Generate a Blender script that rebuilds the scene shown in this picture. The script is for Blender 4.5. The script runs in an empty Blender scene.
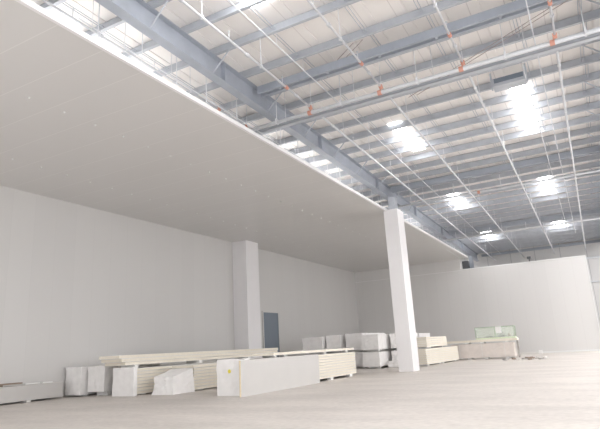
import bpy, math, random
from mathutils import Vector, Matrix
random.seed(11)
SC = bpy.context.scene
COL = SC.collection

# ------------------------------------------------------------------ materials
def mat(name, col, rough=0.6, metal=0.0, noise=None, bump=None, spec=0.5, var=0.06, emis=None, alpha=None, trans=0.0):
    m = bpy.data.materials.new(name); m.use_nodes = True
    nt = m.node_tree; b = nt.nodes['Principled BSDF']
    b.inputs['Base Color'].default_value = (*col, 1)
    b.inputs['Roughness'].default_value = rough
    b.inputs['Metallic'].default_value = metal
    b.inputs['Specular IOR Level'].default_value = spec
    if trans: b.inputs['Transmission Weight'].default_value = trans
    if alpha is not None: b.inputs['Alpha'].default_value = alpha
    tc = nt.nodes.new('ShaderNodeTexCoord')
    if noise:
        n = nt.nodes.new('ShaderNodeTexNoise'); n.inputs['Scale'].default_value = noise; n.inputs['Detail'].default_value = 5
        nt.links.new(tc.outputs['Object'], n.inputs['Vector'])
        r = nt.nodes.new('ShaderNodeMapRange'); r.inputs['To Min'].default_value = 1 - var; r.inputs['To Max'].default_value = 1 + var
        r.inputs['From Min'].default_value = 0.3; r.inputs['From Max'].default_value = 0.7
        nt.links.new(n.outputs['Fac'], r.inputs['Value'])
        mx = nt.nodes.new('ShaderNodeVectorMath'); mx.operation = 'SCALE'; mx.inputs[0].default_value = col
        nt.links.new(r.outputs['Result'], mx.inputs['Scale'])
        nt.links.new(mx.outputs['Vector'], b.inputs['Base Color'])
    if bump:
        n2 = nt.nodes.new('ShaderNodeTexNoise'); n2.inputs['Scale'].default_value = bump[0]; n2.inputs['Detail'].default_value = 4
        nt.links.new(tc.outputs['Object'], n2.inputs['Vector'])
        bp = nt.nodes.new('ShaderNodeBump'); bp.inputs['Strength'].default_value = bump[1]; bp.inputs['Distance'].default_value = bump[2]
        nt.links.new(n2.outputs['Fac'], bp.inputs['Height']); nt.links.new(bp.outputs['Normal'], b.inputs['Normal'])
    if emis:
        b.inputs['Emission Color'].default_value = (*emis[0], 1); b.inputs['Emission Strength'].default_value = emis[1]
    return m

def seamed(name, col, seam, axis, pitch, offset, width, rough=0.4, spec=0.5, var=0.02):
    """painted steel panels with thin joint lines across one axis"""
    m = mat(name, col, rough, spec=spec)
    nt = m.node_tree; b = nt.nodes['Principled BSDF']
    N = nt.nodes.new; L = nt.links.new
    tc = N('ShaderNodeTexCoord'); sp = N('ShaderNodeSeparateXYZ'); L(tc.outputs['Object'], sp.inputs[0])
    a = N('ShaderNodeMath'); a.operation = 'ADD'; a.inputs[1].default_value = -offset + 1000*pitch
    L(sp.outputs[axis], a.inputs[0])
    d = N('ShaderNodeMath'); d.operation = 'DIVIDE'; d.inputs[1].default_value = pitch; L(a.outputs[0], d.inputs[0])
    fr = N('ShaderNodeMath'); fr.operation = 'FRACT'; L(d.outputs[0], fr.inputs[0])
    lt = N('ShaderNodeMath'); lt.operation = 'LESS_THAN'; lt.inputs[1].default_value = width/pitch; L(fr.outputs[0], lt.inputs[0])
    fl = N('ShaderNodeMath'); fl.operation = 'FLOOR'; L(d.outputs[0], fl.inputs[0])
    wn = N('ShaderNodeTexWhiteNoise'); wn.noise_dimensions = '1D'; L(fl.outputs[0], wn.inputs['W'])
    mr = N('ShaderNodeMapRange'); mr.inputs['To Min'].default_value = 1-var; mr.inputs['To Max'].default_value = 1+var; L(wn.outputs['Value'], mr.inputs['Value'])
    sc = N('ShaderNodeVectorMath'); sc.operation = 'SCALE'; sc.inputs[0].default_value = col; L(mr.outputs['Result'], sc.inputs['Scale'])
    mx = N('ShaderNodeMix'); mx.data_type = 'RGBA'; L(lt.outputs[0], mx.inputs['Factor']); L(sc.outputs[0], mx.inputs['A']); mx.inputs['B'].default_value = (*seam, 1)
    L(mx.outputs['Result'], b.inputs['Base Color'])
    return m

WALLC = (0.67, 0.655, 0.64)
M = {}
M['ceiling'] = seamed('ceiling_panel', (0.70, 0.685, 0.67), (0.78, 0.765, 0.75), 1, 1.36, 7.1, 0.028, rough=0.32, var=0.006)
M['wall_y'] = seamed('wall_panel_side', WALLC, (0.64, 0.625, 0.61), 1, 1.15, 0.3, 0.02, rough=0.42, var=0.012)
M['wall_x'] = seamed('wall_panel_back', (0.73, 0.715, 0.70), (0.69, 0.675, 0.66), 0, 1.15, 0.17, 0.02, rough=0.42, var=0.012)
M['wall_far'] = seamed('wall_sheet_far', (0.66, 0.65, 0.64), (0.42, 0.42, 0.43), 0, 2.4, 0.4, 0.05, rough=0.5, var=0.03)
M['clad'] = mat('column_cladding', (0.86, 0.84, 0.845), 0.4, noise=2, var=0.01)
M['trim'] = mat('white_trim', (0.86, 0.86, 0.85), 0.35)
M['steel'] = mat('grey_blue_steel', (0.40, 0.43, 0.485), 0.5, noise=1.5, var=0.07)
M['galv'] = mat('galvanised_steel', (0.50, 0.525, 0.57), 0.5, noise=2.5, var=0.05)  # lightened so the colour carries the haze under the roof
M['pipe'] = mat('galvanised_pipe', (0.66, 0.67, 0.69), 0.4, metal=0.2, noise=3, var=0.04)
M['rod'] = mat('pale_rod', (0.74, 0.75, 0.77), 0.4)
M['rust'] = mat('primer_rod', (0.44, 0.37, 0.36), 0.6)
M['orange'] = mat('orange_coupling', (0.66, 0.33, 0.25), 0.5)  # paled and less saturated, haze mixed into the colour
M['dark'] = mat('dark_metal', (0.10, 0.105, 0.115), 0.5)
M['door'] = mat('blue_grey_door', (0.20, 0.235, 0.28), 0.45, noise=1, var=0.03)
M['foam'] = mat('cream_foam_edge', (0.86, 0.80, 0.69), 0.8, noise=8, var=0.03)
M['skin'] = mat('white_steel_skin', (0.80, 0.78, 0.75), 0.45, noise=1.5, var=0.02)
M['facep'] = mat('protective_film_white', (0.61, 0.59, 0.57), 0.4, noise=1.2, var=0.015)
M['edge'] = mat('yellow_foam', (0.86, 0.74, 0.54), 0.8, noise=8, var=0.04)
M['block'] = mat('white_foam_block', (0.93, 0.92, 0.90), 0.8)
M['wrap'] = mat('plastic_wrap', (0.92, 0.90, 0.885), 0.35, noise=3, var=0.035, bump=(5, 0.3, 0.04))
M['wrapg'] = mat('plastic_wrap_grey', (0.92, 0.90, 0.89), 0.35, noise=3, var=0.035, bump=(5, 0.3, 0.04))
M['wrapb'] = mat('plastic_wrap_beige', (0.78, 0.71, 0.66), 0.35, noise=2.5, var=0.06, bump=(5, 0.3, 0.04))
M['yellow'] = mat('yellow_sticker', (0.80, 0.68, 0.05), 0.5)
M['wood'] = mat('brown_board', (0.30, 0.23, 0.18), 0.7, noise=5, var=0.15)
M['green'] = mat('green_frame', (0.42, 0.50, 0.38), 0.5)
M['lime'] = mat('pale_green_base', (0.74, 0.80, 0.60), 0.6)
M['glass'] = mat('green_glass', (0.80, 0.86, 0.76), 0.1, alpha=0.28)
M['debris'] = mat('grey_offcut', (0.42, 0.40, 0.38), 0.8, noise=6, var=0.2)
M['roof'] = seamed('roof_sheet', (0.90, 0.87, 0.845), (0.74, 0.71, 0.69), 0, 1.05, 0.2, 0.03, rough=0.6, var=0.02)
M['sky'] = mat('translucent_skylight', (0.9, 0.92, 0.95), 0.4, emis=((1.0, 0.99, 0.98), 17.0))
M['lens'] = mat('lamp_lens', (0.9, 0.9, 0.9), 0.4, emis=((1, 1, 1), 30.0))

# concrete floor
def floor_mat():
    m = mat('dusty_concrete', (0.70, 0.65, 0.60), 0.55, spec=0.35)
    nt = m.node_tree; b = nt.nodes['Principled BSDF']; N = nt.nodes.new; L = nt.links.new
    tc = N('ShaderNodeTexCoord')
    mp = N('ShaderNodeMapping'); mp.inputs['Scale'].default_value = (0.35, 0.9, 1); mp.inputs['Rotation'].default_value = (0, 0, 0.25); L(tc.outputs['Object'], mp.inputs[0])
    n1 = N('ShaderNodeTexNoise'); n1.inputs['Scale'].default_value = 0.7; n1.inputs['Detail'].default_value = 8; n1.inputs['Roughness'].default_value = 0.62; L(mp.outputs[0], n1.inputs['Vector'])
    n2 = N('ShaderNodeTexNoise'); n2.inputs['Scale'].default_value = 6; n2.inputs['Detail'].default_value = 6; L(tc.outputs['Object'], n2.inputs['Vector'])
    r = N('ShaderNodeValToRGB'); e = r.color_ramp.elements
    e[0].position = 0.40; e[0].color = (0.56, 0.52, 0.485, 1); e[1].position = 0.60; e[1].color = (0.69, 0.645, 0.605, 1)
    ad = N('ShaderNodeMix'); ad.data_type = 'FLOAT'; ad.inputs['Factor'].default_value = 0.35
    L(n1.outputs['Fac'], ad.inputs['A']); L(n2.outputs['Fac'], ad.inputs['B']); L(ad.outputs['Result'], r.inputs[0])
    L(r.outputs[0], b.inputs['Base Color'])
    rr = N('ShaderNodeMapRange'); rr.inputs['To Min'].default_value = 0.4; rr.inputs['To Max'].default_value = 0.75; L(n1.outputs['Fac'], rr.inputs['Value']); L(rr.outputs['Result'], b.inputs['Roughness'])
    bp = N('ShaderNodeBump'); bp.inputs['Strength'].default_value = 0.25; bp.inputs['Distance'].default_value = 0.02; L(n2.outputs['Fac'], bp.inputs['Height']); L(bp.outputs['Normal'], b.inputs['Normal'])
    return m
M['floor'] = floor_mat()

# ------------------------------------------------------------------ mesh helpers
class MB:
    def __init__(s): s.v = []; s.f = []
    def add(s, vs, fs):
        o = len(s.v); s.v += [tuple(p) for p in vs]; s.f += [tuple(i+o for i in f) for f in fs]; return s
    def box(s, x0, x1, y0, y1, z0, z1, T=None):
        vs = [Vector((x, y, z)) for x in (x0, x1) for y in (y0, y1) for z in (z0, z1)]
        if T: vs = [T @ p for p in vs]
        return s.add(vs, [(0,1,3,2),(4,6,7,5),(0,4,5,1),(2,3,7,6),(0,2,6,4),(1,5,7,3)])
    def prism(s, prof, path0, path1, u, w):
        """closed profile [(a,b)] in directions u,w swept straight from path0 to path1"""
        p0, p1, u, w = map(Vector, (path0, path1, u, w)); n = len(prof)
        vs = [p0+u*a+w*b for a, b in prof]+[p1+u*a+w*b for a, b in prof]
        fs = [tuple(range(n-1, -1, -1)), tuple(range(n, 2*n))]+[(i, (i+1) % n, n+(i+1) % n, n+i) for i in range(n)]
        return s.add(vs, fs)
    def tube(s, a, b, r, n=10, r2=None):
        a, b = Vector(a), Vector(b); d = (b-a).normalized(); r2 = r if r2 is None else r2
        u = d.orthogonal().normalized(); w = d.cross(u)
        c = [(math.cos(2*math.pi*i/n), math.sin(2*math.pi*i/n)) for i in range(n)]
        vs = [a+(u*x+w*y)*r for x, y in c]+[b+(u*x+w*y)*r2 for x, y in c]
        return s.add(vs, [tuple(range(n-1, -1, -1)), tuple(range(n, 2*n))]+[(i, (i+1) % n, n+(i+1) % n, n+i) for i in range(n)])
    def build(s, name, m, parent=None, bevel=0, smooth=False):
        me = bpy.data.meshes.new(name)
        me.from_pydata(s.v, [], s.f); me.update()
        me.materials.append(m)
        o = bpy.data.objects.new(name, me); COL.objects.link(o)
        if parent:
            o.parent = parent
            inv = Matrix() if parent.name in LOCAL else Matrix.Translation(-parent.location)
            me.transform(inv)
        if bevel:
            bv = o.modifiers.new('bevel', 'BEVEL'); bv.width = bevel; bv.segments = 2; bv.limit_method = 'ANGLE'
        if smooth:
            for p in me.polygons: p.use_smooth = len(p.vertices) == 4
        return o
LOCAL = set()
def tag(o, label=None, cat=None, group=None, kind=None):
    if label: o['label'] = label
    if cat: o['category'] = cat
    if group: o['group'] = group
    if kind: o['kind'] = kind
    return o
def empty(name, loc, label, cat, group=None, rz=0):
    o = bpy.data.objects.new(name, None); COL.objects.link(o); o.location = loc; o.rotation_euler = (0, 0, rz); o.empty_display_size = 0.2
    return tag(o, label, cat, group)
def copy_tree(o, parent=None):
    c = o.copy(); COL.objects.link(c); c.parent = parent
    for ch in list(o.children): copy_tree(ch, c)
    return c

H = 9.5          # suspended ceiling underside
EX = -10.10      # its free edge
WL = -22.5       # left wall face
YB = 54.1        # back partition face
YE = 60.0        # end wall of the hall
XR = 14.0        # right end of roof and floor
def zt(y): return 11.9 - 0.022*y      # purlin underside / girder top
PY = [-2.8, -1.2, 0.4, 2.0, 3.7, 5.4, 7.0, 8.5, 10.1, 11.6, 13.1, 14.9, 16.6] + [18.1+1.52*k for k in range(28)]
PY = [y for y in PY if y < YE-0.3]

# ------------------------------------------------------------------ setting
def struct(name, mb, m, **k): return tag(mb.build(name, m, **k), kind='structure')
struct('floor', MB().box(WL-0.3, XR, -4, YE+0.3, -0.2, 0), M['floor'])
ceil = struct('ceiling', MB().box(WL, EX-0.05, -4, YB, H, H+0.12), M['ceiling'])
MB().box(EX-0.05, EX+0.03, -4, YB, H+0.04, H+0.15).build('edge_trim', M['trim'], ceil)
MB().box(EX-0.05, EX+0.05, -4, YB, H-0.012, H+0.04).build('edge_lip', M['clad'], ceil)
struct('wall_left', MB().box(WL-0.2, WL, -4, YE, 0, 11.6), M['wall_y'])
# back partition: full height under the ceiling, lower beyond its edge
wb = MB(); w = [(WL, 0), (0.2, 0), (0.2, 8.38), (-10.95, 8.38), (-10.95, H+0.12), (WL, H+0.12)]
wb.prism(w, (0, YB, 0), (0, YB+0.15, 0), (1, 0, 0), (0, 0, 1))
struct('wall_back', wb, M['wall_x'])
struct('trim_1', MB().box(-10.95, 0.24, YB-0.03, YB+0.18, 8.38, 8.46), M['trim'])
struct('trim_2', MB().box(0.2, 0.25, YB-0.03, YB+0.18, 0, 8.38), M['trim'])
struct('trim_3', MB().box(WL, -10.95, YB-0.035, YB-0.001, 8.33, 8.38), M['clad'])
struct('baseboard_back', MB().box(-5.6, 0.2, YB-0.05, YB, 0, 0.14), M['trim'])
# end wall with girts
struct('wall_end', MB().box(WL, XR, YE, YE+0.2, 0, zt(YE)+0.4), M['wall_far'])
g = struct('trim_4', MB().box(-9.6, XR, YE-0.2, YE, 8.75, 8.95), M['pipe'])
struct('trim_5', MB().box(-9.6, XR, YE-0.18, YE, 6.4, 6.55), M['pipe'])
# door in left wall
dr = struct('door_1', MB().box(WL+0.0, WL+0.06, 34.9, 37.1, 0, 4.5), M['door'])
MB().box(WL, WL+0.09, 34.78, 34.9, 0, 4.6).box(WL, WL+0.09, 37.1, 37.22, 0, 4.6).box(WL, WL+0.09, 34.9, 37.1, 4.5, 4.6).build('door_frame', M['wall_y'], dr)
MB().box(WL+0.06, WL+0.1, 36.8, 36.9, 1.0, 1.3).build('door_handle', M['dark'], dr)

# hanger caps on the ceiling, two rows and more further back
cap = None
for x in (-14.0, -19.08):
    for k in range(-1, 30):
        y = 10.25+1.245*k+(0.3 if x < -15 else 0)
        if y > 46: break
        if abs(y-31.5) < 0.9 and x < -20: continue
        if cap is None:
            cap = MB().tube((0, 0, 0), (0, 0, -0.04), 0.038, 10, 0.025).build('bolt_cap', M['trim'], ceil, smooth=True); c = cap
        else:
            c = cap.copy(); COL.objects.link(c); c.parent = ceil
        c.location = (x, y, H)

# ------------------------------------------------------------------ roof
rf = MB()
prof = []
step = 1.05; x = WL
while x < XR:
    prof += [(x, 0.0), (x+1.0, 0.0), (x+1.01, 0.03), (x+1.04, 0.03)]; x += step
top = [(a, b+0.05) for a, b in reversed(prof)]
RT = 0.34
rf.prism(prof+top, (0, -4, zt(-4)+RT), (0, YE+0.2, zt(YE+0.2)+RT), (1, 0, 0), (0, 0, 1))
roof = struct('roof', rf, M['roof'])
SKY = [(-7.3, 8.0, 12.0, .4), (-1.15, 9.0, 12.5, .4), (-6.75, 22.6, 26.6, .32), (-1.15, 22.0, 27.0, .33), (-7.2, 35.4, 39.6, .33), (-1.3, 35.6, 40.2, .33), (-7.45, 50.0, 52.6, .45), (-1.35, 49.4, 52.2, .45)]
for x in (-19.5, -15.0, 5.2, 10.5):  # added out-of-view glowing panels, fill light for ceiling void and far hall
    for y in (8.0, 21.8, 35.5, 49.6): SKY.append((x, y, y+(5.0 if y < 30 else 7.0), (.9 if y < 20 else 1.25) if x < 8 else .7))
for x in (-7.3, -1.15): SKY.append((x, -3.5, -1.0, .6))
for i, (x, a, b, hw) in enumerate(SKY):
    m_ = MB()
    m_.prism([(-hw, -0.045), (hw, -0.045), (hw, -0.01), (-hw, -0.01)], (x, a, zt(a)+RT), (x, b, zt(b)+RT), (1, 0, 0), (0, 0, 1))
    o = m_.build('skylight_and_fill_%d' % (i+1), M['sky']); tag(o, kind='structure')

# purlins: Z sections along X, one mesh each, with pairs of sag rods as parts
def purlin_mb(y, x0, x1):
    z = zt(y); t = 0.012
    D = 0.32; p = [(-0.12, 0), (0.0, 0), (0.0, D), (0.10, D), (0.10, D+t), (-t, D+t), (-t, t), (-0.12, t)]
    return MB().prism(p, (x0, y, z), (x1, y, z), (0, 1, 0), (0, 0, 1))
SAG = [-12.2, -7.65, -5.04, -3.12, -0.6, 1.3]
for i, y in enumerate(PY):
    hidden = y < 7.5
    x0, x1 = WL+0.01, XR-0.1
    e = empty('roof_purlin', (0, y, zt(y)), 'grey-blue steel roof purlin spanning the hall under the roof sheets', 'purlin', 'roof purlins')
    purlin_mb(y, x0, x1).build('rail', M['galv'], e)
    if i < len(PY)-1 and y > 7 and y < 40:
        for j, sx in enumerate(SAG):
            if (i+j) % 2 and y > 25: continue
            y2 = PY[i+1]; s = MB()
            for d in (-0.05, 0.05):
                s.tube((sx+d+(0.06 if i % 2 else -0.06), y+0.01, zt(y)+0.16), (sx+d+(0.06 if i % 2 else -0.06), y2-0.02, zt(y2)+0.16), 0.013, 6)
            s.build('sag_rod', M['galv'], e)

# girders (I sections along Y)
def girder(x, w, y0, y1, depth, label, col_mat, braces):
    e = empty('steel_girder', (x, y0, zt(y0)-depth), label, 'girder')
    MB().prism([(-0.008, -depth+0.02), (0.008, -depth+0.02), (0.008, -0.02), (-0.008, -0.02)], (x, y0, zt(y0)), (x, y1, zt(y1)), (1, 0, 0), (0, 0, 1)).build('web', col_mat, e)
    for a, b in ((-depth, -depth+0.02), (-0.02, -0.001)):
        MB().prism([(-w/2, a), (w/2, a), (w/2, b), (-w/2, b)], (x, y0, zt(y0)), (x, y1, zt(y1)), (1, 0, 0), (0, 0, 1)).build('flange', col_mat, e)
    st = MB()
    yy = 13.6
    while yy < y1-0.5:
        MB().box(x-w/2+0.01, x+w/2-0.01, yy-0.008, yy+0.008, zt(yy)-depth+0.02, zt(yy)-0.025).build('stiffener', col_mat, e); yy += 7.6
    if braces:
        for k, y in enumerate(PY):
            if k % 2 or y < 8 or y > y1-1: continue
            for s in (-1, 1):
                MB().tube((x+s*0.02, y-0.05, zt(y)-depth+0.06), (x+s*0.85, y-0.05, zt(y)+0.1), 0.025, 6).build('brace', M['galv'], e)
    return e
girder(-10.14, 0.36, -3.9, YE-0.4, 0.76, 'wide grey-blue steel girder running along the open edge of the white ceiling', M['steel'], True)
girder(1.98, 0.34, -3.9, YE-0.4, 0.72, 'grey-blue steel girder at the right edge of the photo', M['steel'], True)

# struts across the hall between girders
for y, lab in ((15.75, 'grey steel cross strut between girders, the one nearest the camera'), (30.9, 'grey steel cross strut meeting the girder above the white clad column'), (46.0, 'grey steel cross strut nearest the end wall of the hall')):
    e = empty('cross_strut', (-4, y, zt(y)-0.3), lab, 'strut')
    z = zt(y)-0.02
    for dy in (-0.14, 0.14):
        MB().box(-9.9, 1.78, y+dy-0.05, y+dy+0.05, z-0.34, z-0.04).build('channel', M['steel'], e)
    for x in (-9.0, -7.0, -5, -3, -1, 1):
        MB().box(x-0.04, x+0.04, y-0.09, y+0.09, z-0.3, z-0.27).build('batten', M['galv'], e)
# eave strut and steel column at the end
tag(MB().box(-9.7, XR-0.1, YE-0.3, YE-0.12, zt(YE)-0.3, zt(YE)-0.05).build('eave_beam', M['steel']), 'dark steel beam along the top of the end wall', 'beam')

def steel_column(x, y, z0, z1, label):
    e = empty('steel_column', (x, y, z0), label, 'column')
    MB().box(x-0.01, x+0.01, y-0.2, y+0.2, z0, z1).build('web', M['steel'], e)
    for s in (-1, 1): MB().box(x-0.18, x+0.18, y+s*0.2-0.01, y+s*0.2+0.01, z0, z1).build('flange', M['steel'], e)
    return e
sc = steel_column(-10.12, 55.6, 0, zt(55.6)-0.785, 'dark steel column standing behind the back partition under the wide girder')
steel_column(1.98, 55.6, 0, zt(55.6)-0.73, 'dark steel column at the right edge behind the back partition')
MB().box(-10.9, -10.29, 54.8, 55.4, 7.6, 9.35).build('junction_box', M['dark'], sc)['label'] = 'dark metal box'

# cross bracing rods in the roof plane
for (a, b, lab) in (((-7.7, 16.5), (-5.6, 14.95), 'left-hand'), ((-5.2, 19.8), (1.2, 16.1), 'right-hand')):
    for k, d in enumerate((0, 0.35)):
        tag(MB().tube((a[0]+d, a[1], zt(a[1])-0.03), (b[0]+d, b[1], zt(b[1])-0.03), 0.014, 6).build('bracing_rod', M['rust']),
            'thin brownish diagonal roof rod, %s pair, the one %s' % (lab, ('nearer the ceiling', 'nearer the right edge')[k]), 'rod')

# ------------------------------------------------------------------ sprinkler pipework
def zb(y): return 10.88 - 0.024*y
BR = [(-11.1, 'beside the edge of the white ceiling'), (-8.12, 'second from the white ceiling edge'), (-5.28, 'third from the white ceiling edge'), (-2.4, 'fourth from the white ceiling edge'), (0.38, 'nearest the right edge of the photo')]
for x, t in BR:
    e = empty('sprinkler_pipe', (x, 17.2, zb(17.2)), 'long pale sprinkler branch pipe running to the back, '+t, 'pipe')
    y0, y1 = 4.0, 58.5
    if x < -11: y1 = 53
    MB().tube((x, y0, zb(y0)), (x, 17.2, zb(17.2)), 0.036, 10).tube((x, 17.2, zb(17.2)), (x, y1, zb(y1)), 0.042, 10).build('pipe_run', M['pipe'], e, smooth=True)
    yy = 8.2
    while yy < y1-1:
        h = MB().tube((x, yy, zb(yy)+0.04), (x, yy, zb(yy)+0.26), 0.014, 6).tube((x, yy, zb(yy)+0.26), (x, yy, zb(yy)+0.29), 0.035, 8)
        h.build('sprinkler_head', M['pipe'], e)
        pyy = min(PY, key=lambda q: abs(q-(yy+1.5)))
        MB().tube((x, pyy-0.05, zb(pyy)+0.035), (x, pyy-0.05, zt(pyy)+0.0), 0.012, 6).box(x-0.05, x+0.05, pyy-0.07, pyy-0.03, zb(pyy)-0.05, zb(pyy)+0.05).build('hanger', M['rod'], e)
        MB().tube((x, yy+0.9, zb(yy+0.9)), (x, yy+1.02, zb(yy+1.02)), 0.06, 10).build('coupling', M['pipe'], e)
        yy += 3.1
    if x > -12:
        MB().tube((x, 14.6, zb(14.6)), (x, 14.75, zb(14.75)), 0.062, 10).build('coupling', M['orange'], e)['label'] = 'orange coupling'
# main pipe across
mp = empty('sprinkler_main', (-5, 16.6, 10.35), 'thick pale sprinkler main crossing the hall below the girder, with orange couplings', 'pipe')
MB().tube((-11.4, 16.6, 10.33), (2.6, 16.6, 10.33), 0.075, 12).build('pipe_run', M['pipe'], mp, smooth=True)
for x, t in BR:
    o = MB().tube((x-0.17, 16.6, 10.33), (x-0.03, 16.6, 10.33), 0.095, 12).tube((x, 16.53, 10.42), (x, 16.42, 10.52), 0.07, 10).build('coupling', M['orange'], mp); o['label'] = 'orange coupling'
for x in (-9.7, -6.9, -4.0, -1.1, 1.2):
    MB().tube((x, 16.6, 10.43), (x, 16.6, zt(16.6)-0.0), 0.016, 6).box(x-0.03, x+0.03, 16.5, 16.7, 10.26, 10.46).build('hanger', M['rod'], mp)
m2 = empty('cable_tray', (-5, 16.97, 10.4), 'grey cable tray running alongside the sprinkler main', 'tray')
MB().box(-11.0, 2.6, 16.85, 17.09, 10.26, 10.275).box(-11.0, 2.6, 16.85, 16.86, 10.26, 10.36).box(-11.0, 2.6, 17.08, 17.09, 10.26, 10.36).build('tray', M['galv'], m2)
for x in (-9.5, -6.5, -3.5, -0.5):
    MB().tube((x, 16.97, 10.275), (x, 16.97, zt(16.9)+0.3), 0.012, 6).build('hanger', M['rod'], m2)
# second main at the back
m3 = empty('sprinkler_main', (-4, 45.2, 9.98), 'thin pale sprinkler main crossing the hall near the back wall', 'pipe')
MB().tube((-10.3, 45.2, 9.98), (1.7, 45.2, 9.98), 0.07, 10).build('pipe_run', M['pipe'], m3, smooth=True)
for x in (-9.2, -6.4, -3.6, -0.9): MB().tube((x, 45.2, 10.04), (x, 45.2, zt(45.2)-0.36), 0.02, 6).build('hanger', M['rod'], m3)
m4 = empty('sprinkler_main', (-4, 32.5, 10.3), 'pale sprinkler main crossing the middle of the hall', 'pipe')
MB().tube((-10.9, 32.6, 10.32), (1.7, 32.6, 10.32), 0.06, 10).build('pipe_run', M['pipe'], m4, smooth=True)
for x in (-9.2, -6.4, -3.6, -0.9): MB().tube((x, 32.6, 10.38), (x, 32.6, zt(32.6)), 0.02, 6).build('hanger', M['rod'], m4)
o = MB().tube((-5.0, 32.6, 10.32), (-4.85, 32.6, 10.32), 0.1, 10).build('coupling', M['orange'], m4); o['label'] = 'orange coupling'
# thin conduits along the hall
for x, y0, y1, t in ((-7.5, 8.5, 58, 'thin pale conduit running to the back between the two sprinkler pipes nearest the white ceiling'),
                     (-0.2, 15, 52, 'thin pale conduit running to the back just left of the rightmost sprinkler pipe'),
                     (-0.75, 19, 50, 'thin pale conduit under the right-hand roof lights'),
                     (-10.6, 8, 53, 'thin grey conduit just above the edge of the white ceiling')):
    lift = -0.48 if x > -10 else -1.35
    e = empty('conduit', (x, y0, zt(y0)+lift), t, 'conduit')
    MB().tube((x, y0, zt(y0)+lift), (x, y1, zt(y1)+lift), 0.02, 8).build('conduit_run', M['rod'], e, smooth=True)
    yy = y0+1.0
    while yy < y1:
        q = min(PY, key=lambda p: abs(p-yy))
        MB().tube((x, q-0.05, zt(q)+lift), (x, q-0.05, zt(q)), 0.008, 5).build('hanger', M['rod'], e); yy += 3.1
# threaded rods carrying the ceiling
hr = None
for i, y in enumerate(PY):
    if y < 7.5 or y > 53 or abs(y-16.6) < 0.1: continue
    for x in (-10.45,):
        e = empty('hanger_rod', (x, y-0.05, H+0.12), 'thin white hanger rod rising from the ceiling edge to a purlin', 'hanger', 'hanger rods along the ceiling edge')
        MB().tube((x, y+0.03, H+0.12), (x, y+0.03, zt(y)+0.25), 0.014, 6).build('rod', M['rod'], e)
        MB().box(x-0.06, x+0.06, y-0.01, y+0.07, H+0.12, H+0.17).build('bracket', M['galv'], e)
# junction unit on the roof and camera on the wall
v = empty('roof_vent_box', (-1.35, 20.3, 10.98), 'grey louvred box hung between purlins above the brightest roof light', 'vent')
MB().box(-1.95, -0.75, 20.05, 20.6, 11.02, 11.34).build('housing', M['galv'], v)
MB().box(-1.88, -0.82, 20.01, 20.05, 11.14, 11.31).build('louvre', M['door'], v)
for x in (-1.98, -0.72): MB().box(x-0.03, x+0.03, 20.05, 20.12, 10.9, 11.62).build('bracket', M['galv'], v)
cv = empty('wall_camera', (-4.5, YB, 8.46), 'small dark fitting on top of the back partition', 'camera')
MB().tube((-4.5, YB+0.05, 8.46), (-4.5, YB+0.05, 8.72), 0.05, 8).build('post', M['dark'], cv)
MB().box(-4.68, -4.32, YB-0.15, YB+0.2, 8.72, 8.92).build('housing', M['dark'], cv)

# ------------------------------------------------------------------ clad columns
c = empty('clad_column', (-9.85, 30.8, 0), 'free-standing white panel-clad column at the ceiling edge', 'column')
MB().box(-10.25, -9.38, 30.0, 31.2, 0, H+0.05).build('cladding', M['clad'], c, bevel=0.015)
MB().box(-10.0, -9.6, 30.3, 30.9, H+0.05, zt(30.9)-0.79).build('steel_stub', M['galv'], c)
c = empty('clad_column', (-21.9, 31.9, 0), 'pale grey clad column against the left wall beside the blue-grey door', 'column')
MB().box(WL+0.003, -21.28, 31.1, 32.72, 0, H-0.003).build('cladding', M['clad'], c, bevel=0.015)

# ------------------------------------------------------------------ panel stacks
ORD = ['lowest', 'second from the floor', 'third from the floor', 'fourth from the floor', 'fifth from the floor', 'sixth from the floor', 'seventh from the floor', 'eighth from the floor', 'ninth from the floor', 'tenth from the floor']
def panel_stack(cx, cy, L, W, z0, n, th, rz, where, group, jitter=0.03, skin=None):
    for i in range(n):
        jx, jy = random.uniform(-jitter, jitter)*0.4, random.uniform(-jitter, jitter)
        z = z0+i*th
        e = empty('wall_panel', (cx, cy, z), 'cream foam-core panel, %s, in %s' % (ORD[i] if i < n-1 or n == 1 else 'topmost', where), 'panel', group, rz); LOCAL.add(e.name)
        MB().box(-W/2+jx, W/2+jx, jy, L+jy, 0.008, th-0.022).build('foam_core', M['foam'], e)
        for a in (0.0, th-0.022):
            MB().box(-W/2+jx-0.006, W/2+jx+0.006, jy-0.003, L+jy+0.003, a, a+0.008).build('steel_skin', skin or M['skin'], e)
def blocks(pts, z0, z1, lab, group, s=(0.22, 0.3), rz=0):
    for (x, y) in pts:
        o = MB().box(-s[0]/2, s[0]/2, -s[1]/2, s[1]/2, 0, z1-z0).build('foam_block', M['block']); o.location = (x, y, z0); o.rotation_euler.z = rz
        tag(o, lab, 'block', group)

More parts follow.
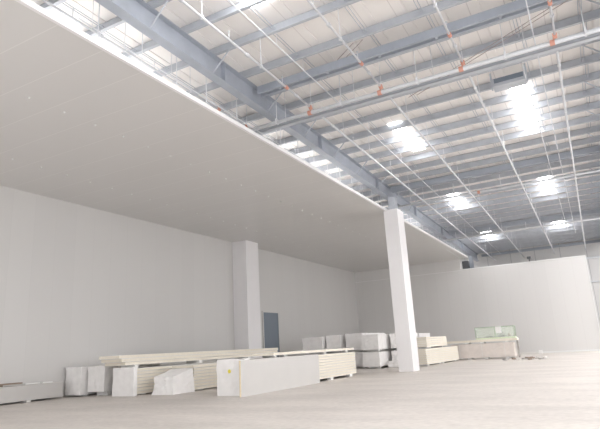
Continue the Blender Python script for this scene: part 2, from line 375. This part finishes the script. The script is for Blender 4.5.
def crinkled_shell(x0, x1, y0, y1, z0, z1, flare=0.0, amp=0.02, seed=0, open_far=True):
    """film sleeve over the -Y end of a stack: end face, two sides, top; has thickness through a Solidify modifier"""
    rnd = random.Random(seed); mb = MB()
    nx, ny, nz = 10, max(6, int((y1-y0)/0.25)), 8
    def pt(x, y, z, nrm):
        h = (math.sin(x*9+z*5+seed)+math.sin(y*7-z*11+seed*2)+math.sin(x*17-y*13+z*3))*0.25+rnd.uniform(0, 0.5)
        fl = flare*(1-(z-z0)/(z1-z0))**2
        p = Vector((x, y, z))+Vector(nrm)*(abs(h)*amp+fl)
        return p
    idx = {}
    def v(i, j, k):
        key = (i, j, k)
        if key in idx: return idx[key]
        x = x0+(x1-x0)*i/nx; y = y0+(y1-y0)*j/ny; z = z0+(z1-z0)*k/nz
        n = Vector((-1 if i == 0 else (1 if i == nx else 0), -1 if j == 0 else 0, 1 if k == nz else 0))
        p = pt(x, y, z, n); mb.v.append(tuple(p)); idx[key] = len(mb.v)-1; return idx[key]
    for i in range(nx):
        for k in range(nz): mb.f.append((v(i, 0, k), v(i+1, 0, k), v(i+1, 0, k+1), v(i, 0, k+1)))
        for j in range(ny): mb.f.append((v(i, j, nz), v(i+1, j, nz), v(i+1, j+1, nz), v(i, j+1, nz)))
    for j in range(ny):
        for k in range(nz):
            mb.f.append((v(nx, j, k), v(nx, j+1, k), v(nx, j+1, k+1), v(nx, j, k+1)))
            mb.f.append((v(0, j+1, k), v(0, j, k), v(0, j, k+1), v(0, j+1, k+1)))
    return mb
def solid(o, t=0.006):
    s = o.modifiers.new('thickness', 'SOLIDIFY'); s.thickness = t; s.offset = 1
    return o

# --- S2: long stack in the middle with a sheet stood against it
S2x = -12.60; S2W = 1.20
panel_stack(S2x, 17.3, 10.65, S2W, 0.13, 9, 0.128, 0, 'the long stack behind the upright white panel', 'panels in the middle stack')
blocks([(S2x-0.4, y) for y in (17.7, 21, 24.9, 27.3)]+[(S2x+0.45, y) for y in (17.7, 21, 24.9, 27.3)], 0, 0.13, 'white foam block under the long stack behind the upright white panel', 'blocks under the middle stack')
o = solid(crinkled_shell(S2x-S2W/2-0.05, S2x+S2W/2+0.045, 17.15, 17.45, 0.0, 1.335, amp=0.03, seed=3).build('plastic_wrap', M['wrap'])); tag(o, 'crumpled white plastic wrap with a yellow sticker on the middle stack', 'wrap')
MB().tube((S2x-0.05, 17.12, 0.90), (S2x-0.05, 17.108, 0.90), 0.07, 14).build('sticker', M['yellow'], o)['label'] = 'round yellow sticker'
e = empty('insulated_sheet', (-11.83, 16.5, 0.02), 'large white panel stood on its long edge against the middle stack', 'panel')
MB().box(-11.83, -11.75, 16.6, 22.95, 0.0, 1.29).build('foam_core', M['edge'], e)
MB().box(-11.75, -11.742, 16.6, 22.95, 0.0, 1.3).build('steel_skin', M['facep'], e)
MB().box(-11.838, -11.83, 16.6, 22.95, 0.0, 1.3).build('steel_skin', M['facep'], e)
blocks([(S2x+0.35, 20.6), (S2x+0.35, 24.5), (S2x+0.35, 27.2)], 1.283, 1.385, 'white foam spacer on top of the middle stack', 'spacers on the middle stack')
panel_stack(S2x+0.05, 19.3, 8.45, 1.15, 1.387, 1, 0.125, 0, 'a single layer lying on spacers over the middle stack', 'top panel of the middle stack')

# --- S1: pair of long stacks on the left with three loose panels on top
panel_stack(-18.66, 17.55, 12.6, 1.18, 0.06, 8, 0.138, 0, 'the farther of the twin long stacks on the left', 'panels in the left far stack')
panel_stack(-16.93, 19.35, 10.8, 1.26, 0.06, 8, 0.138, 0, 'the nearer of the twin long stacks on the left', 'panels in the left near stack')
blocks([(-18.72, y) for y in (18.2, 22, 26, 29.5)], 0, 0.06, 'flat white foam block under the farther left stack', 'blocks under the left far stack', (1.0, 0.3))
blocks([(-16.93, y) for y in (20.0, 23, 26, 29.5)], 0, 0.06, 'flat white foam block under the nearer left stack', 'blocks under the left near stack', (1.0, 0.3))
o = solid(crinkled_shell(-19.28, -18.03, 17.42, 17.6, 0.0, 1.20, flare=0.02, amp=0.025, seed=5).build('plastic_wrap', M['wrap'])); tag(o, 'crumpled white plastic wrap over the end of the farther left stack', 'wrap')
o = solid(crinkled_shell(-17.40, -16.28, 17.95, 19.25, 0.0, 1.0, flare=0.10, amp=0.05, seed=9).build('plastic_wrap', M['wrap']))
for vv in o.data.vertices:
    vv.co.z *= 0.72+0.28*(vv.co.y-17.95)/1.3
    vv.co.x += 0.10*max(0, 19.2-vv.co.y)*(1 if vv.co.x < -16.8 else 0)
tag(o, 'loose translucent plastic wrap flaring at the foot of the nearer left stack', 'wrap')
blocks([(-18.9, y) for y in (18.0, 22.5, 27, 30)], 1.165, 1.30, 'white foam spacer under the three loose panels on the left stack', 'spacers on the left stack', (0.9, 0.2))
for i, (dx, dy) in enumerate(((0.02, 0.35), (0.0, 0.15), (0.0, 0.0))):
    e = empty('loose_panel', (-19.25, 17.1+dy, 1.302+i*0.152), 'long cream panel lying on the left stacks, %s of three' % ('lowest', 'middle', 'topmost')[i], 'panel', 'three loose panels on the left stack')
    MB().box(-19.90+dx, -18.62+dx, 17.1+dy, 30.6-dy*0.5, 1.31+i*0.152, 1.438+i*0.152).build('foam_core', M['foam'], e)
    for a in (1.302, 1.438): MB().box(-19.91+dx, -18.60+dx, 17.1+dy, 30.6-dy*0.5, a+i*0.152, a+0.008+i*0.152).build('steel_skin', M['skin'], e)

# --- wrapped bundles
def bundle(cx, cy, W, L, z0, h, label, group, m, seed, rz=0, skid=True):
    e = empty('wrapped_bundle', (cx, cy, z0), label, 'bundle', group, rz); LOCAL.add(e.name)
    mb = crinkled_shell(-W/2, W/2, 0, L, 0.03, h, amp=0.035, seed=seed)
    mb.add([(-W/2, L, 0.03), (W/2, L, 0.03), (W/2, L, h), (-W/2, L, h)], [(1, 0, 3, 2)])
    mb.add([(-W/2, 0, 0.03), (W/2, 0, 0.03), (W/2, L, 0.03), (-W/2, L, 0.03)], [(0, 3, 2, 1)])
    mb.build('plastic_wrap', m, e)
    if skid:
        for y in (0.35, L-0.4):
            MB().box(-W/2+0.1, W/2-0.1, y-0.1, y+0.1, -0.0, 0.028).build('skid', M['block'], e)
    for y in (0.7, L*0.5, L-0.7):
        if L > 2: MB().box(W/2+0.037, W/2+0.041, y-0.015, y+0.015, 0.05, h+0.03).build('strap', M['skin'], e)
    return e
bundle(-21.86, 17.35, 1.02, 3.4, 0.05, 1.26, 'plastic-wrapped panel bundle against the left wall next to the low white stack', 'wrapped bundles by the left wall', M['wrap'], 11)
bundle(-20.60, 17.6, 1.08, 3.6, 0.16, 1.14, 'plastic-wrapped panel bundle just left of the long left stacks', 'wrapped bundles by the left wall', M['wrap'], 12)
blocks([(-21.86, 17.9), (-21.86, 20.2)], 0, 0.05, 'flat block under the wrapped bundle next to the low white stack', 'blocks under the wall bundle', (0.7, 0.2))
blocks([(-20.60, 18.1), (-20.6, 20.6)], 0, 0.16, 'block under the wrapped bundle just left of the long left stacks', 'blocks under the second bundle', (0.7, 0.25))
# --- low stack at far left
panel_stack(-22.16, 9.0, 7.85, 0.52, 0.09, 1, 0.64, 0, 'the low white stack at the far left', None)
for ob in list(bpy.data.objects):
    if ob.name.startswith('wall_panel') and ob.type == 'EMPTY' and abs(ob.location.x+22.16) < 0.01:
        ob.name = 'low_stack'; ob['label'] = 'low white panel stack along the left wall at the left edge'; ob['category'] = 'panel stack'
        if 'group' in ob: del ob['group']
        for ch in ob.children:
            if ch.name.startswith('foam_core'): ch.data.materials[0] = M['facep']; ch.name = 'side_panel'
blocks([(-22.16, 11), (-22.16, 13.2), (-22.16, 15.2)], 0, 0.09, 'small block under the low white stack', 'blocks under the low stack', (0.46, 0.2))
for i, (y, l, dx) in enumerate(((12.1, 2.0, 0.02), (13.0, 1.9, 0.14))):
    tag(MB().box(-22.38+dx, -22.14+dx, y, y+l, 0.731+0.062*i, 0.79+0.062*i).build('brown_board', M['wood']), ('lower', 'upper')[i]+' brown wooden board lying on the low white stack', 'board')
for i, (y, l) in enumerate(((15.1, 0.7), (15.95, 0.5))):
    tag(MB().box(-22.35, -22.1, y, y+l, 0.731, 0.78).build('panel_offcut', M['block']), 'small white offcut on the low stack, '+('beside the brown boards', 'nearest its far end')[i], 'offcut')

# --- back rows of wrapped bundles, two tiers
def two_tier(cx, cy, W, L, h1, h2, m, seed, where, upper_dx=0.0):
    bundle(cx, cy, W, L, 0.10, h1-0.14, 'lower wrapped bundle '+where, 'two-tier bundles at the back', m, seed)
    blocks([(cx, cy+0.6), (cx, cy+L-0.7)], 0, 0.10, 'block under the two-tier bundles '+where, 'blocks under bundles '+where, (W-0.4, 0.25))
    blocks([(cx, cy+0.6), (cx, cy+L-0.7)], h1+0.01, h1+0.10, 'spacer between the two-tier bundles '+where, 'spacers in bundles '+where, (W-0.4, 0.25))
    bundle(cx+upper_dx, cy, W, L, h1+0.10, h2-h1-0.14, 'upper wrapped bundle '+where, 'two-tier bundles at the back', m, seed+1)
two_tier(-18.85, 36.0, 1.65, 4.0, 1.15, 2.40, M['wrapg'], 21, 'farthest left at the back, dark shade behind it')
two_tier(-17.25, 36.3, 1.15, 4.0, 1.15, 2.46, M['wrap'], 23, 'second from the left in the back row')
two_tier(-15.72, 36.6, 1.30, 5.0, 1.15, 2.50, M['wrapg'], 25, 'third from the left in the back row')
two_tier(-13.85, 35.0, 1.22, 5.0, 1.13, 2.30, M['wrap'], 27, 'with clean square ends just left of the white column')
two_tier(-12.42, 36.7, 1.05, 3.2, 1.15, 2.33, M['wrap'], 33, 'half hidden by the white column')
bundle(-12.40, 35.6, 0.95, 0.8, 0.0, 0.42, 'small low wrapped bundle beside the foot of the white column', None, M['wrap'], 30)
bundle(-12.6, 41.0, 1.0, 3.0, 0.0, 2.25, 'tall wrapped bundle half hidden behind the white column', None, M['wrap'], 31)

# --- c1: stack right of the column
a = math.radians(-4)
panel_stack(-11.03, 36.4, 7.3, 1.30, 0.10, 8, 0.13, a, 'the cream stack right of the white column', 'panels right of the column', 0.02)
def along(d, s=0.0): return (-11.03+d*math.sin(-a)+s*math.cos(a), 36.4+d*math.cos(a)+s*math.sin(a))
blocks([along(d, 0.3) for d in (0.5, 2.9, 3.6, 6.6)], 0, 0.10, 'white block under the cream stack right of the column', 'blocks right of the column', (0.55, 0.3), a)
panel_stack(along(0.9)[0]-0.1, along(0.9)[1], 4.5, 1.1, 1.235, 5, 0.14, a, 'the short upper stack right of the white column', 'short upper stack right of the column', 0.02)
blocks([along(d, -0.1) for d in (1.3, 4.7)], 1.14, 1.235, 'white spacer under the short upper stack right of the column', 'spacers right of the column', (0.8, 0.2), a)
# --- c2: beige wrapped stack across, thin panel and glass crate on top
e = bundle(-10.7, 45.5, 1.2, 4.85, 0.10, 1.08, 'beige wrapped panel bundle lying crossways near the back wall', None, M['wrapb'], 40, math.radians(-90))
blocks([(x, 45.3) for x in (-9.3, -8.0, -6.4)], 0, 0.10, 'white block under the beige wrapped bundle', 'blocks under the beige bundle', (0.3, 0.7))
blocks([(x, 45.4) for x in (-9.4, -8.2, -6.3)], 1.235, 1.32, 'spacer on the beige wrapped bundle', 'spacers on the beige bundle', (0.3, 0.8))
e = empty('top_panel', (-8.5, 45.2, 1.32), 'long thin cream panel lying over the beige wrapped bundle', 'panel')
MB().box(-11.4, -5.55, 44.85, 46.0, 1.33, 1.5).build('foam_core', M['foam'], e)
for z in (1.322, 1.5): MB().box(-11.41, -5.54, 44.84, 46.01, z, z+0.008).build('steel_skin', M['skin'], e)
tag(MB().box(-5.75, -5.62, 46.05, 46.2, 0, 1.48).build('gap_shade_strip', M['debris']), 'grey strip standing in for the shaded gap behind the right end of the beige bundle', 'post')  # solid grey strip painting a shaded gap, no real upright here
gc = empty('glass_crate', (-7.15, 45.45, 1.51), 'green-framed clear glass case standing on the long thin panel', 'glass case')
x0, x1, y0, y1, z0, z1 = -8.65, -5.65, 45.0, 45.9, 1.51, 2.42
MB().box(x0, x1, y0, y1, z0, z0+0.12).build('base', M['lime'], gc)
fr = MB(); r = 0.025
for X in (x0+r, x1-r, -7.1):
    for Y in (y0+r, y1-r): fr.box(X-r, X+r, Y-r, Y+r, z0+0.12, z1)
for Y in (y0+r, y1-r): fr.box(x0, x1, Y-r, Y+r, z1, z1+0.05)
for X in (x0+r, x1-r): fr.box(X-r, X+r, y0+0.05, y1-0.05, z1, z1+0.05)
fr.build('frame', M['green'], gc)
for s in ((x0+0.06, -7.14, y0+0.02, y0+0.028), (-7.06, x1-0.06, y0+0.02, y0+0.028), (x0+0.06, x1-0.06, y1-0.028, y1-0.02)):
    MB().box(*s, z0+0.12, z1-0.001).build('pane', M['glass'], gc)
tag(MB().box(-7.05, -6.6, 44.93, 44.96, 1.95, 2.45).box(-7.05, -6.6, 44.93, 45.08, 2.475, 2.49).build('paper_sheet', M['block']), 'white sheet hung over the front of the green glass case', 'sheet')
tag(MB().box(-7.9, -7.4, 45.3, 45.5, 1.635, 1.75).build('tool_case', M['dark']), 'dark item inside the left half of the glass case', 'box')
tag(MB().box(-6.9, -6.5, 45.3, 45.5, 1.635, 1.78).box(-6.8, -6.75, 45.35, 45.4, 1.78, 1.85).build('tool_case', M['dark']), 'dark item with a handle inside the glass case below the white sheet', 'box')
tag(MB().box(-6.2, -6.0, 45.3, 45.5, 1.635, 1.9).build('tool_case', M['wood']), 'brown item inside the right end of the glass case', 'box')

# --- long offcut and debris on the floor at the back
e = empty('panel_strip', (-6, 53, 0), 'long white strip lying on the floor by the back wall', 'strip')
MB().box(-7.2, -4.9, 52.9, 53.2, 0.0, 0.16).build('strip', M['skin'], e)
tag(MB().box(-4.85, -4.55, 52.8, 53.1, 0.0, 0.3).build('foam_block', M['block']), 'small white block at the end of the long white strip', 'block')
placed = []
for i in range(26):
    x = random.gauss(-4.75, 0.75); y = 42.6+random.uniform(-2.2, 1.9); s = random.uniform(0.08, 0.26)
    x = min(max(x, -6.2), -3.3)
    while any(math.hypot(x-a, y-b) < s+c+0.01 for a, b, c in placed):
        x = random.uniform(-6.2, -3.3); y = 42.6+random.uniform(-2.2, 1.9)
    placed.append((x, y, s))
    n = random.choice((4, 5, 6)); pr = [(s*random.uniform(0.6, 1)*math.cos(2*math.pi*k/n), s*random.uniform(0.5, 1)*math.sin(2*math.pi*k/n)) for k in range(n)]
    tag(MB().prism(pr, (x, y, 0), (x, y, random.uniform(0.02, 0.10)), (1, 0, 0), (0, 1, 0)).build('scrap_piece', M[random.choice(('debris', 'debris', 'skin', 'wood'))]),
        'small scrap of building waste in the litter on the floor near the glass case', 'scrap', 'scraps on the floor')

# ------------------------------------------------------------------ light
w = bpy.data.worlds.new('World'); SC.world = w; w.use_nodes = True
bg = w.node_tree.nodes['Background']; bg.inputs[0].default_value = (0.98, 0.985, 1.0, 1); bg.inputs[1].default_value = 2.0
# ------------------------------------------------------------------ camera
cam = bpy.data.cameras.new('camera'); cam.sensor_width = 36; cam.sensor_fit = 'HORIZONTAL'; cam.lens = F_PX/600*36 if 'F_PX' in globals() else 524.04/600*36
cam.clip_end = 300
co = bpy.data.objects.new('camera', cam); COL.objects.link(co)
import numpy as np
cx, cy = 300, 214.5
a_ = np.array([597-cx, 332-cy]); b_ = np.array([-700-cx, 405-cy]); f = math.sqrt(-(a_@b_))
Yc = np.array([a_[0], a_[1], f]); Yc /= np.linalg.norm(Yc)
Xc = -np.array([b_[0], b_[1], f]); Xc /= np.linalg.norm(Xc)
Zc = np.cross(Xc, Yc); Zc = -Zc if Zc[1] > 0 else Zc
R = np.stack([Xc, Yc, Zc])
cols = [R[:, 0], -R[:, 1], -R[:, 2]]
co.matrix_world = Matrix([[cols[0][i], cols[1][i], cols[2][i], (0, 0, 1.6)[i]] for i in range(3)]+[[0, 0, 0, 1]])
cam.lens = f/600*36
SC.camera = co
SC.view_settings.view_transform = 'Standard'; SC.view_settings.look = 'None'; SC.view_settings.gamma = 1
SC.view_settings.use_curve_mapping = False
SC.view_settings.exposure = -0.05
